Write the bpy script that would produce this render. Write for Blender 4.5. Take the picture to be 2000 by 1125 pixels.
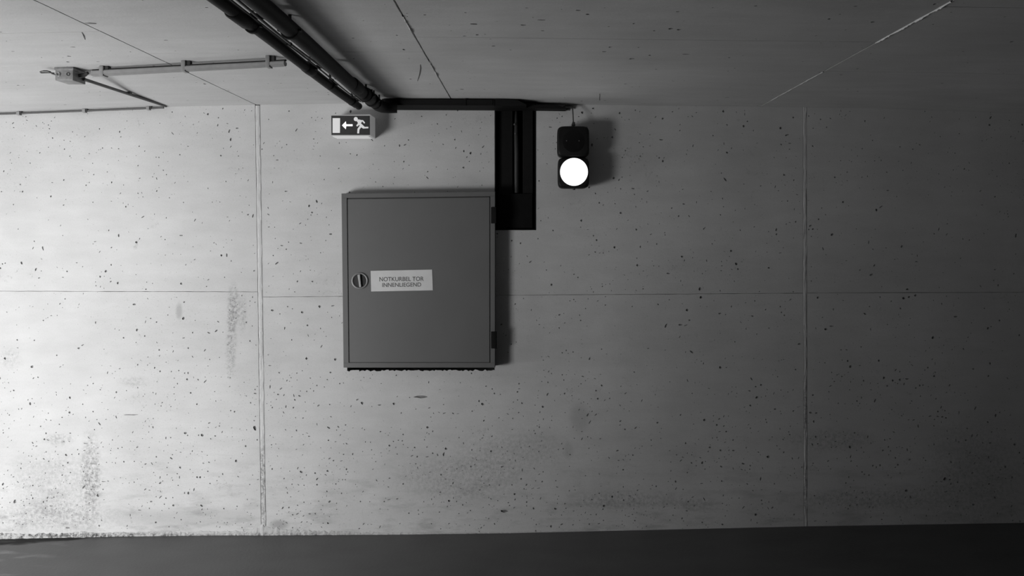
import bpy, bmesh, math, random
from mathutils import Vector, Matrix, noise
from mathutils.geometry import delaunay_2d_cdt
random.seed(7)
for o in list(bpy.data.objects): bpy.data.objects.remove(o)
S = bpy.context.scene
COL = S.collection

# ---------------------------------------------------------------- camera
D, F, ZC, VX, VY = 4.8, 1440.0, 1.95, 1033.0, 456.0     # wall distance, focal length in px, eye height, vanishing point
cd = bpy.data.cameras.new('camera'); cam = bpy.data.objects.new('camera', cd); COL.objects.link(cam)
cam.location = (0, -D, ZC); cam.rotation_euler = (math.pi/2, 0, 0)
cd.sensor_width = 36; cd.lens = F/2000*36
cd.shift_x = -(VX-1000)/2000; cd.shift_y = -(562.5-VY)/2000
cd.clip_start = 0.05
S.camera = cam
# ---------------------------------------------------------------- world, light, exposure
w = bpy.data.worlds.new('world'); S.world = w; w.use_nodes = True
w.node_tree.nodes['Background'].inputs[0].default_value = (1, 1, 1, 1)
w.node_tree.nodes['Background'].inputs[1].default_value = 0.02
S.view_settings.view_transform = 'Standard'; S.view_settings.look = 'None'
S.view_settings.exposure = 0.0; S.view_settings.gamma = 1.0; S.view_settings.use_curve_mapping = False
GATE = (-5.2, -3.1, 0.05, 1.40)     # daylight gate: x0, x1, z0, z1, in the plane y = GY
GY = -3.6
ld = bpy.data.lights.new('daylight', 'AREA'); ld.shape = 'RECTANGLE'
ld.size = GATE[1]-GATE[0]-0.1; ld.size_y = GATE[3]-GATE[2]-0.1; ld.energy = 212; ld.color = (1, 1, 1)
lo = bpy.data.objects.new('daylight', ld); COL.objects.link(lo)
lo.location = ((GATE[0]+GATE[1])/2, GY-0.25, (GATE[2]+GATE[3])/2); lo.rotation_euler = (math.pi/2, 0, 0)

FILL_OPENING = (-2.6, -0.8, 0.05, 0.80)      # made-up low opening in wall_left, cut for an added fill light: y0, y1, z0, z1
l2 = bpy.data.lights.new('side_fill', 'AREA'); l2.shape = 'RECTANGLE'  # added fill light, brightens the wall at lower left
l2.size = FILL_OPENING[1]-FILL_OPENING[0]-0.1; l2.size_y = FILL_OPENING[3]-FILL_OPENING[2]-0.1; l2.energy = 62; l2.color = (1, 1, 1)
lo2 = bpy.data.objects.new('side_fill', l2); COL.objects.link(lo2)
lo2.location = (-6.3, (FILL_OPENING[0]+FILL_OPENING[1])/2, (FILL_OPENING[2]+FILL_OPENING[3])/2); lo2.rotation_euler = (math.pi/2, 0, -math.pi/2)

# ---------------------------------------------------------------- mapping of the place
def P(px, py, p=0.0):               # point seen at (px,py), p metres in front of the wall
    d = D-p
    return Vector(((px-VX)*d/F, -p, ZC+(VY-py)*d/F))
def U(px): return (px-VX)/300.0
def V(py): return ZC+(VY-py)/300.0
def interp(tab, x):
    if x <= tab[0][0]: return tab[0][1]
    for (a, b), (c, d) in zip(tab, tab[1:]):
        if x <= c: return b+(d-b)*(x-a)/(c-a)
    return tab[-1][1]
CE = [(-260, 226), (0, 221), (160, 215), (320, 208.5), (500, 204.5), (700, 202), (950, 202), (1200, 205), (1480, 208), (1700, 211), (2000, 221), (2300, 228)]
FL = [(-260, 1056), (0, 1052), (250, 1047), (500, 1044.5), (750, 1044), (1000, 1041), (1360, 1033), (1573, 1028), (2000, 1021), (2300, 1016)]
CET = [(U(a), V(b)) for a, b in CE]; FLT = [(U(a), V(b)) for a, b in FL]
def zc(x): return interp(CET, x)
def zf(x): return interp(FLT, x)
XL, XR, YB = -6.2, 5.4, -8.0

# ---------------------------------------------------------------- materials
def newmat(name):
    m = bpy.data.materials.new(name); m.use_nodes = True
    return m, m.node_tree, m.node_tree.nodes['Principled BSDF']
def nd(nt, t, **k):
    n = nt.nodes.new(t)
    for a, b in k.items():
        if a.startswith('i_'): n.inputs[a[2:].replace('_', ' ')].default_value = b
        else: setattr(n, a, b)
    return n
def math_(nt, op, a, b=None, clamp=False):
    n = nt.nodes.new('ShaderNodeMath'); n.operation = op; n.use_clamp = clamp
    for i, v in enumerate((a, b)):
        if v is None: continue
        if isinstance(v, (int, float)): n.inputs[i].default_value = v
        else: nt.links.new(v, n.inputs[i])
    return n.outputs[0]
def mrange(nt, v, a, b, c, d, smooth=False):
    n = nt.nodes.new('ShaderNodeMapRange'); n.clamp = True
    if smooth: n.interpolation_type = 'SMOOTHSTEP'
    nt.links.new(v, n.inputs[0])
    for i, x in enumerate((a, b, c, d)): n.inputs[i+1].default_value = x
    return n.outputs[0]
def noise_(nt, vec, scale, detail=3, rough=0.5):
    n = nd(nt, 'ShaderNodeTexNoise', i_Scale=scale, i_Detail=detail, i_Roughness=rough)
    nt.links.new(vec, n.inputs['Vector']); return n.outputs['Fac']
def scaled(nt, vec, s, off=(0, 0, 0)):
    n = nt.nodes.new('ShaderNodeMapping'); n.inputs['Scale'].default_value = s; n.inputs['Location'].default_value = off
    nt.links.new(vec, n.inputs['Vector']); return n.outputs[0]
def plain(name, g, rough=0.6, metal=0.0, spec=0.5, var=0.12, bump=0.0, nscale=30):
    m, nt, b = newmat(name)
    tc = nt.nodes.new('ShaderNodeNewGeometry').outputs['Position']
    f = noise_(nt, tc, nscale, 4)
    v = mrange(nt, f, 0.25, 0.75, g*(1-var), g*(1+var))
    c = nt.nodes.new('ShaderNodeCombineColor')
    for i in range(3): nt.links.new(v, c.inputs[i])
    nt.links.new(c.outputs[0], b.inputs['Base Color'])
    b.inputs['Roughness'].default_value = rough; b.inputs['Metallic'].default_value = metal
    b.inputs['Specular IOR Level'].default_value = spec
    if bump:
        bn = nd(nt, 'ShaderNodeBump', i_Strength=0.4, i_Distance=bump)
        nt.links.new(noise_(nt, tc, nscale*5, 3), bn.inputs['Height']); nt.links.new(bn.outputs[0], b.inputs['Normal'])
    return m
def concrete(name, g, streak=(1, 1, 1), stains_and_shade=(), speck=1.0, dirt=0.0, rough=0.75, spec=0.3):
    m, nt, b = newmat(name)
    pos = nt.nodes.new('ShaderNodeNewGeometry').outputs['Position']
    big = mrange(nt, noise_(nt, pos, 1.3, 3), 0.3, 0.7, 0.90, 1.07)
    mid = mrange(nt, noise_(nt, scaled(nt, pos, streak), 6, 5, 0.6), 0.3, 0.7, 0.95, 1.05)
    fine = mrange(nt, noise_(nt, pos, 160, 2), 0.3, 0.7, 0.965, 1.035)
    v = math_(nt, 'MULTIPLY', math_(nt, 'MULTIPLY', big, mid), fine)
    # small pores, two sizes, the shade inside them painted dark
    for sc, lim, dens, dk in ((70, 0.16, 0.76, 0.45), (30, 0.10, 0.84, 0.50)):
        vo = nd(nt, 'ShaderNodeTexVoronoi', i_Scale=sc, i_Randomness=1.0); vo.feature = 'F1'
        wob = nt.nodes.new('ShaderNodeVectorMath'); wob.operation = 'ADD'
        nn = nd(nt, 'ShaderNodeTexNoise', i_Scale=90.0, i_Detail=1.0); nt.links.new(pos, nn.inputs['Vector'])
        sc2 = nt.nodes.new('ShaderNodeVectorMath'); sc2.operation = 'SCALE'; sc2.inputs[3].default_value = 0.008
        nt.links.new(nn.outputs['Color'], sc2.inputs[0]); nt.links.new(pos, wob.inputs[0]); nt.links.new(sc2.outputs[0], wob.inputs[1])
        nt.links.new(wob.outputs[0], vo.inputs['Vector'])
        sep = nt.nodes.new('ShaderNodeSeparateColor'); nt.links.new(vo.outputs['Color'], sep.inputs[0])
        pick = math_(nt, 'GREATER_THAN', sep.outputs[0], dens+(1-speck)*0.12)
        rad = math_(nt, 'MULTIPLY', sep.outputs[1], lim)
        near = mrange(nt, math_(nt, 'SUBTRACT', vo.outputs['Distance'], rad), 0.0, 0.06, 1.0, 0.0)
        k = math_(nt, 'MULTIPLY', math_(nt, 'MULTIPLY', pick, near), (1-dk)*speck)
        v = math_(nt, 'MULTIPLY', v, math_(nt, 'SUBTRACT', 1.0, k))
    # hairline scuffs and skin cracks, only here and there
    cn = noise_(nt, scaled(nt, pos, (1, 1, 1)), 7, 5, 0.65)
    ln = mrange(nt, math_(nt, 'ABSOLUTE', math_(nt, 'SUBTRACT', cn, 0.5)), 0.0, 0.006, 1.0, 0.0)
    wh = mrange(nt, noise_(nt, scaled(nt, pos, (1, 1, 1), (5.3, 2.1, 7.7)), 5, 3, 0.7), 0.60, 0.66, 0.0, 1.0)
    v = math_(nt, 'MULTIPLY', v, math_(nt, 'SUBTRACT', 1.0, math_(nt, 'MULTIPLY', math_(nt, 'MULTIPLY', ln, wh), 0.35*speck)))
    # fine speckle in patches
    sk = mrange(nt, noise_(nt, scaled(nt, pos, (0.8, 1, 1.3)), 95, 3, 0.6), 0.62, 0.68, 0.0, 1.0)
    sw = mrange(nt, noise_(nt, scaled(nt, pos, (1, 1, 1), (1.3, 9.1, 3.7)), 1.6, 4, 0.6), 0.45, 0.65, 0.1, 1.0)
    v = math_(nt, 'MULTIPLY', v, math_(nt, 'SUBTRACT', 1.0, math_(nt, 'MULTIPLY', math_(nt, 'MULTIPLY', sk, sw), 0.30*speck)))
    if dirt:        # splash dirt, ragged streaks along the foot of the wall
        sp = nt.nodes.new('ShaderNodeSeparateXYZ'); nt.links.new(pos, sp.inputs[0])
        msk = mrange(nt, sp.outputs[2], 0.0, 0.75, 1.0, 0.0)
        n1 = mrange(nt, noise_(nt, scaled(nt, pos, (1.0, 1, 3.5)), 4, 8, 0.7), 0.50, 0.68, 0.0, 1.0)
        k = math_(nt, 'MULTIPLY', math_(nt, 'MULTIPLY', msk, n1), dirt)
        v = math_(nt, 'MULTIPLY', v, math_(nt, 'SUBTRACT', 1.0, k))
    if stains_and_shade:
        brk = mrange(nt, noise_(nt, pos, 45, 6, 0.8), 0.44, 0.60, 0.0, 1.0)
        for (cx, cz, sx, sz, amt, rag) in stains_and_shade:
            sub = nt.nodes.new('ShaderNodeVectorMath'); sub.operation = 'SUBTRACT'
            nt.links.new(pos, sub.inputs[0]); sub.inputs[1].default_value = (U(cx), 0, V(cz))
            mul = nt.nodes.new('ShaderNodeVectorMath'); mul.operation = 'MULTIPLY'
            nt.links.new(sub.outputs[0], mul.inputs[0]); mul.inputs[1].default_value = (300/sx, 0, 300/sz)
            le = nt.nodes.new('ShaderNodeVectorMath'); le.operation = 'LENGTH'; nt.links.new(mul.outputs[0], le.inputs[0])
            k = mrange(nt, le.outputs['Value'], 0.3, 1.0, amt, 0.0, True)
            if rag: k = math_(nt, 'MULTIPLY', k, brk)
            v = math_(nt, 'MULTIPLY', v, math_(nt, 'SUBTRACT', 1.0, k))
    v = math_(nt, 'MULTIPLY', v, g)
    c = nt.nodes.new('ShaderNodeCombineColor')
    for i in range(3): nt.links.new(v, c.inputs[i])
    nt.links.new(c.outputs[0], b.inputs['Base Color'])
    b.inputs['Roughness'].default_value = rough; b.inputs['Specular IOR Level'].default_value = spec
    bn = nd(nt, 'ShaderNodeBump', i_Strength=0.5, i_Distance=0.004)
    nt.links.new(math_(nt, 'ADD', noise_(nt, pos, 9, 8, 0.62), math_(nt, 'MULTIPLY', v, 1.0)), bn.inputs['Height'])
    nt.links.new(bn.outputs[0], b.inputs['Normal'])
    return m
def emis(name, g, e):
    m, nt, b = newmat(name)
    b.inputs['Base Color'].default_value = (g, g, g, 1); b.inputs['Emission Color'].default_value = (1, 1, 1, 1)
    b.inputs['Emission Strength'].default_value = e; b.inputs['Roughness'].default_value = 0.3
    return m

STAINS = [(456, 600, 16, 60, 0.50, 1), (452, 665, 14, 90, 0.42, 1), (474, 612, 12, 50, 0.30, 1), (350, 608, 9, 22, 0.25, 0),
          (178, 930, 26, 115, 0.50, 1), (110, 940, 130, 80, 0.22, 1), (115, 858, 40, 16, 0.35, 1), (100, 1010, 170, 40, 0.35, 1),
          (1132, 815, 26, 40, 0.16, 0), (1110, 880, 14, 26, 0.14, 0), (1220, 978, 150, 26, 0.30, 1), (900, 935, 170, 60, 0.25, 1),
          (1000, 880, 160, 60, 0.18, 1), (1700, 975, 200, 30, 0.30, 1), (1620, 860, 120, 30, 0.28, 1), (1900, 930, 140, 160, 0.22, 1),
          (20, 700, 30, 30, 0.2, 1), (260, 745, 40, 14, 0.2, 1), (820, 700, 90, 60, 0.06, 0), (360, 1010, 200, 26, 0.16, 0),
          (1360, 985, 60, 18, 0.25, 1), (545, 1025, 26, 14, 0.35, 0)]
M_wall = concrete('board_marked_concrete', 0.50, (0.6, 1, 2.0), STAINS, 1.0, 0.30)
M_ceil = concrete('ceiling_concrete', 0.55, (0.5, 2.2, 1), (), 0.25)
M_back = concrete('rough_concrete', 0.31)
M_pit = plain('pit_shade_tint', 0.20, 0.95, spec=0.1, var=0.4)  # pit interiors coloured darker to carry the shade inside the holes
M_joint = concrete('joint_mortar', 0.52, (4, 1, 1), [(511, 925, 14, 90, 0.65, 1), (513, 1010, 14, 40, .5, 1), (1573, 800, 14, 80, .5, 1), (1573, 950, 14, 70, .5, 1)], 1.0)
M_flake = plain('white_flaking_lime', 0.8, 0.9, bump=0.002)
M_splash = concrete('splashed_mortar', 0.42, (0.5, 1, 3), [(60, 1046, 260, 12, 0.8, 1), (300, 1047, 260, 8, 0.8, 1), (560, 1044, 200, 8, 0.6, 1), (150, 1030, 300, 30, 0.4, 1)], 1.0)  # low spots paint the dark shade line where wall meets floor
M_cab = plain('grey_enamel', 0.118, 0.45, spec=0.4, var=0.04, nscale=4)
M_cabdark = plain('dark_gasket_and_shadow', 0.03, 0.8)
M_hinge = plain('hinge_steel', 0.04, 0.5)
M_chrome = plain('worn_nickel', 0.55, 0.3, metal=0.9)
M_nick = plain('dull_nickel', 0.15, 0.45, metal=0.6)
M_plate = plain('engraved_plate', 0.58, 0.45, var=0.05, nscale=12)
M_ink = plain('dark_engraving', 0.09, 0.7)
M_black = plain('black_pipe_paint', 0.0075, 0.55, spec=0.15)
M_black2 = plain('black_sheet_metal', 0.009, 0.7, spec=0.12)
M_liner = plain('black_shade_liner', 0.007, 0.8, spec=0.1)  # black lining added so the recess holds its shade in the colour
M_cable = plain('dark_cable_sheath', 0.05, 0.45)
M_greycable = plain('grey_cable_sheath', 0.22, 0.5)
M_galv = plain('galvanised_steel', 0.22, 0.45, metal=0.3, var=0.25, nscale=50)
M_pvc = plain('grey_conduit', 0.24, 0.5, var=0.1)
M_pvcdark = plain('dark_conduit', 0.07, 0.5)
M_hood = plain('black_polycarbonate', 0.008, 0.5, spec=0.2)
M_hood2 = plain('black_lens_glass', 0.006, 0.4, spec=0.2)
M_lit = emis('lit_signal_lens', 0.8, 6.0)
M_rim = emis('lit_lens_edge', 0.5, 1.2)
M_house = emis('translucent_sign_housing', 0.36, 0.12)
M_face = plain('dark_sign_face', 0.035, 0.4)
M_white = emis('backlit_white', 0.6, 0.30)
M_arrow = emis('backlit_arrow', 0.8, 0.70)
M_strip = emis('downlight_diffuser', 0.6, 0.26)

def floor_mat():
    m, nt, b = newmat('dark_floor_coating')
    pos = nt.nodes.new('ShaderNodeNewGeometry').outputs['Position']
    v = mrange(nt, noise_(nt, scaled(nt, pos, (1, 2.5, 1)), 2.2, 5), 0.3, 0.7, 0.054, 0.074)
    # worn pale streaks and a dirty band left by run-off along the wall
    wv = mrange(nt, noise_(nt, scaled(nt, pos, (1.0, 4, 1), (3, 1, 0)), 3.0, 4), 0.55, 0.68, 0.0, 1.0)
    sp = nt.nodes.new('ShaderNodeSeparateXYZ'); nt.links.new(pos, sp.inputs[0])
    left = mrange(nt, sp.outputs[0], -3.15, -2.75, 1.0, 0.0)
    v = math_(nt, 'ADD', v, math_(nt, 'MULTIPLY', math_(nt, 'MULTIPLY', wv, left), 0.05))
    # damp dark run-off wedge hugging the wall at the left
    ed = math_(nt, 'ADD', math_(nt, 'MULTIPLY', sp.outputs[0], 0.13), 0.335)          # -> 0 at x = -2.58
    dd = math_(nt, 'ADD', math_(nt, 'ADD', sp.outputs[1], math_(nt, 'MULTIPLY', ed, -1.0)), math_(nt, 'MULTIPLY', math_(nt, 'SUBTRACT', noise_(nt, scaled(nt, pos, (1, 3, 1)), 5, 3), 0.5), 0.10))
    v = math_(nt, 'MULTIPLY', v, mrange(nt, dd, -0.01, 0.02, 1.0, 0.45))
    wedge = mrange(nt, dd, -0.01, 0.02, 0.0, 1.0)
    c = nt.nodes.new('ShaderNodeCombineColor')
    for i in range(3): nt.links.new(v, c.inputs[i])
    nt.links.new(c.outputs[0], b.inputs['Base Color'])
    ro = math_(nt, 'SUBTRACT', math_(nt, 'ADD', 0.44, math_(nt, 'MULTIPLY', wedge, 0.4)), math_(nt, 'MULTIPLY', math_(nt, 'MULTIPLY', wv, left), 0.26))
    nt.links.new(math_(nt, 'MAXIMUM', ro, 0.12), b.inputs['Roughness'])
    nt.links.new(math_(nt, 'MULTIPLY', math_(nt, 'SUBTRACT', 1.0, math_(nt, 'MULTIPLY', wedge, 0.8)), 0.5), b.inputs['Specular IOR Level'])
    bn = nd(nt, 'ShaderNodeBump', i_Strength=0.3, i_Distance=0.003)
    nt.links.new(noise_(nt, pos, 60, 5), bn.inputs['Height']); nt.links.new(bn.outputs[0], b.inputs['Normal'])
    return m
M_floor = floor_mat()

# ---------------------------------------------------------------- helpers
def link(name, me, mats, parent=None, loc=None):
    o = bpy.data.objects.new(name, me); COL.objects.link(o)
    for m in (mats if isinstance(mats, (list, tuple)) else [mats]): me.materials.append(m)
    if parent: 
        o.parent = parent
    return o
def from_bm(name, bm, mat, parent=None, smooth=False):
    bmesh.ops.recalc_face_normals(bm, faces=bm.faces)
    me = bpy.data.meshes.new(name); bm.to_mesh(me); bm.free()
    if smooth:
        for p in me.polygons: p.use_smooth = True
    return link(name, me, mat, parent)
def tag(o, label=None, cat=None, group=None, kind=None):
    if label: o['label'] = label
    if cat: o['category'] = cat
    if group: o['group'] = group
    if kind: o['kind'] = kind
    return o
def empty(name, loc, label, cat, group=None):
    o = bpy.data.objects.new(name, None); COL.objects.link(o); o.location = loc; o.empty_display_size = 0.05
    EM[o.name] = Vector(loc)
    return tag(o, label, cat, group)
EM = {}
def attach(root, o):            # o is built in world coordinates
    base = Vector((0, 0, 0)); r = root
    if r.name in EM: base = EM[r.name]
    o.data.transform(Matrix.Translation(-base)); o.parent = root; return o
def attach_sub(part, o):        # part sits at its thing's base
    r = part.parent; base = EM.get(r.name, Vector((0, 0, 0)))
    o.data.transform(Matrix.Translation(-base)); o.parent = part; return o
def box(bm, x0, x1, y0, y1, z0, z1, bev=0.0):
    g = bmesh.ops.create_cube(bm, size=1.0)
    for v in g['verts']:
        v.co = Vector(((x0+x1)/2+v.co.x*(x1-x0), (y0+y1)/2+v.co.y*(y1-y0), (z0+z1)/2+v.co.z*(z1-z0)))
    if bev:
        es = list({e for v in g['verts'] for e in v.link_edges})
        bmesh.ops.bevel(bm, geom=es, offset=bev, segments=2, affect='EDGES', profile=0.6)
def prism(bm, pts, off):        # polygon of 3D points extruded by vector off
    a = [bm.verts.new(p) for p in pts]; b = [bm.verts.new(Vector(p)+off) for p in pts]
    bm.faces.new(a); bm.faces.new(b[::-1])
    n = len(a)
    for i in range(n): bm.faces.new((a[i], a[(i+1) % n], b[(i+1) % n], b[i]))
def tube(bm, pts, r, n=16, cap=True):
    pts = [Vector(p) for p in pts]; rings = []
    rs = r if isinstance(r, (list, tuple)) else [r]*len(pts)
    up = None
    for i, p in enumerate(pts):
        a = pts[max(i-1, 0)]; b = pts[min(i+1, len(pts)-1)]
        t = (b-a)
        if t.length < 1e-7: t = prev
        t.normalize(); prev = t
        if up is None:
            up = Vector((0, 0, 1)) if abs(t.z) < 0.9 else Vector((1, 0, 0))
        s = t.cross(up).normalized(); u = s.cross(t).normalized(); up = u
        rings.append([bm.verts.new(p+(s*math.cos(2*math.pi*k/n)+u*math.sin(2*math.pi*k/n))*rs[i]) for k in range(n)])
    for A, B in zip(rings, rings[1:]):
        for k in range(n): bm.faces.new((A[k], A[(k+1) % n], B[(k+1) % n], B[k]))
    if cap:
        bm.faces.new(rings[0][::-1]); bm.faces.new(rings[-1])
def mk(name, fn, mat, parent=None, smooth=False, sub=False):
    bm = bmesh.new(); fn(bm)
    o = from_bm(name, bm, mat, None, smooth)
    if parent is not None: (attach_sub if sub else attach)(parent, o)
    return o
def autosmooth(o, ang=40):
    me = o.data
    for p in me.polygons: p.use_smooth = True
    me.set_sharp_from_angle(angle=math.radians(ang)); return o

# ---------------------------------------------------------------- concrete panels with real pits
def inside(pt, poly):
    x, y = pt; c = False; n = len(poly)
    for i in range(n):
        x1, y1 = poly[i]; x2, y2 = poly[(i+1) % n]
        if (y1 > y) != (y2 > y) and x < (x2-x1)*(y-y1)/(y2-y1)+x1: c = not c
    return c
def seg_dist(pt, poly):
    x, y = pt; best = 9
    n = len(poly)
    for i in range(n):
        x1, y1 = poly[i]; x2, y2 = poly[(i+1) % n]
        if min(x1, x2)-0.08 > x or max(x1, x2)+0.08 < x or min(y1, y2)-0.08 > y or max(y1, y2)+0.08 < y: continue
        dx, dy = x2-x1, y2-y1; L = dx*dx+dy*dy or 1e-12
        t = max(0, min(1, ((x-x1)*dx+(y-y1)*dy)/L))
        best = min(best, math.hypot(x-x1-t*dx, y-y1-t*dy))
    return best
def densify(poly, step=0.04, jit=0.0008, rag=None):
    out = []; n = len(poly)
    for i in range(n):
        a = poly[i]; b = poly[(i+1) % n]
        L = math.hypot(b[0]-a[0], b[1]-a[1])
        far = abs(a[0]) > 4.2 and abs(b[0]) > 4.2
        j, st = (jit, step)
        if rag and rag(a, b): j, st = 0.006, 0.012
        k = 1 if far else max(1, int(L/st))
        for s in range(k):
            t = s/k; x = a[0]+(b[0]-a[0])*t; y = a[1]+(b[1]-a[1])*t
            if s: x += random.uniform(-j, j); y += random.uniform(-j, j)
            out.append((x, y))
    return out
class Pits:
    def __init__(s): s.l = []; s.g = {}
    def ok(s, x, y, r):
        gx, gy = int(x//0.15), int(y//0.15)
        for i in (-1, 0, 1):
            for j in (-1, 0, 1):
                for (a, b, c) in s.g.get((gx+i, gy+j), ()):
                    if math.hypot(a-x, b-y) < c+r+0.002: return False
        return True
    def add(s, x, y, rx, ry, ang, n=None, ragged=0.25):
        r = max(rx, ry)*(1+ragged)
        if not s.ok(x, y, r): return False
        s.g.setdefault((int(x//0.15), int(y//0.15)), []).append((x, y, r))
        n = n or random.choice((6, 7, 8))
        ring = []
        for k in range(n):
            a = 2*math.pi*k/n+random.uniform(-.2, .2); q = 1+random.uniform(-ragged, ragged*0.9)
            u, v = math.cos(a)*rx*q, math.sin(a)*ry*q
            ring.append((x+u*math.cos(ang)-v*math.sin(ang), y+u*math.sin(ang)+v*math.cos(ang)))
        s.l.append((ring, min(rx, ry), (x, y), r)); return True
def panel(name, polys, pits, to3, back, thick, mats, parent, grid=0.22, rag=None, flip=False):
    verts, faces, edges = [], [], []
    dp = []
    for poly in polys:
        pl = densify(poly, rag=rag); dp.append(pl)
        b = len(verts); verts += pl; faces.append(list(range(b, b+len(pl))))
    npoly = len(faces); mine = []
    for (ring, dep, c, r) in pits.l:
        for pl in dp:
            if inside(c, pl) and seg_dist(c, pl) > r+0.003:
                b = len(verts); verts += ring; faces.append(list(range(b, b+len(ring)))); mine.append((b, len(ring), dep, c)); break
    nb = len(verts)
    xs = [v[0] for pl in dp for v in pl]; ys = [v[1] for pl in dp for v in pl]
    x = max(min(xs), -6)+grid/2
    while x < max(xs):
        y = min(ys)+grid/2
        while y < max(ys):
            q = (x+random.uniform(-.02, .02), y+random.uniform(-.02, .02))
            if any(inside(q, pl) and seg_dist(q, pl) > 0.02 for pl in dp): verts.append(q)
            y += grid
        x += grid
    ov, oe, of, rv, re, rf = delaunay_2d_cdt([Vector(v) for v in verts], [], faces, 1, 1e-6)
    m = {}
    for i, l in enumerate(rv):
        for k in l: m[k] = i
    V3 = [to3(v[0], v[1]) for v in ov]
    F3 = []; MI = []
    for f, src in zip(of, rf):
        if any(k >= npoly for k in src): continue
        F3.append(tuple(f)); MI.append(0)
    for (b, n, dep, c) in mine:
        ring = [m[b+k] for k in range(n)]
        base = len(V3)
        d = back*min(0.012, dep*0.9)
        for k in ring:
            p = ov[k]; q = (c[0]+(p[0]-c[0])*0.62, c[1]+(p[1]-c[1])*0.62)
            V3.append(Vector(to3(*q))+d)
        for k in range(n):
            F3.append((ring[k], ring[(k+1) % n], base+(k+1) % n, base+k)); MI.append(1)
        F3.append(tuple(base+k for k in range(n))); MI.append(1)
    off = 0
    for pl in dp:
        n = len(pl); base = len(V3)
        for k in range(n): V3.append(Vector(V3[m[off+k]])+back*thick)
        for k in range(n):
            F3.append((m[off+k], base+k, base+(k+1) % n, m[off+(k+1) % n])); MI.append(0)
        off += n
    me = bpy.data.meshes.new(name); me.from_pydata([tuple(v) for v in V3], [], F3); me.validate()
    bm = bmesh.new(); bm.from_mesh(me)
    bmesh.ops.recalc_face_normals(bm, faces=bm.faces)
    big = max(bm.faces, key=lambda f: f.calc_area() if f.material_index == 0 else 0)
    bm.to_mesh(me); bm.free()
    me2 = link(name, me, mats, parent)
    if len(me.polygons) == len(MI):
        me.polygons.foreach_set('material_index', MI)
    # outward check
    s = sum(p.area*(p.normal.dot(back)) for p in me.polygons)
    if s > 0: me.flip_normals()
    return me2

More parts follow.
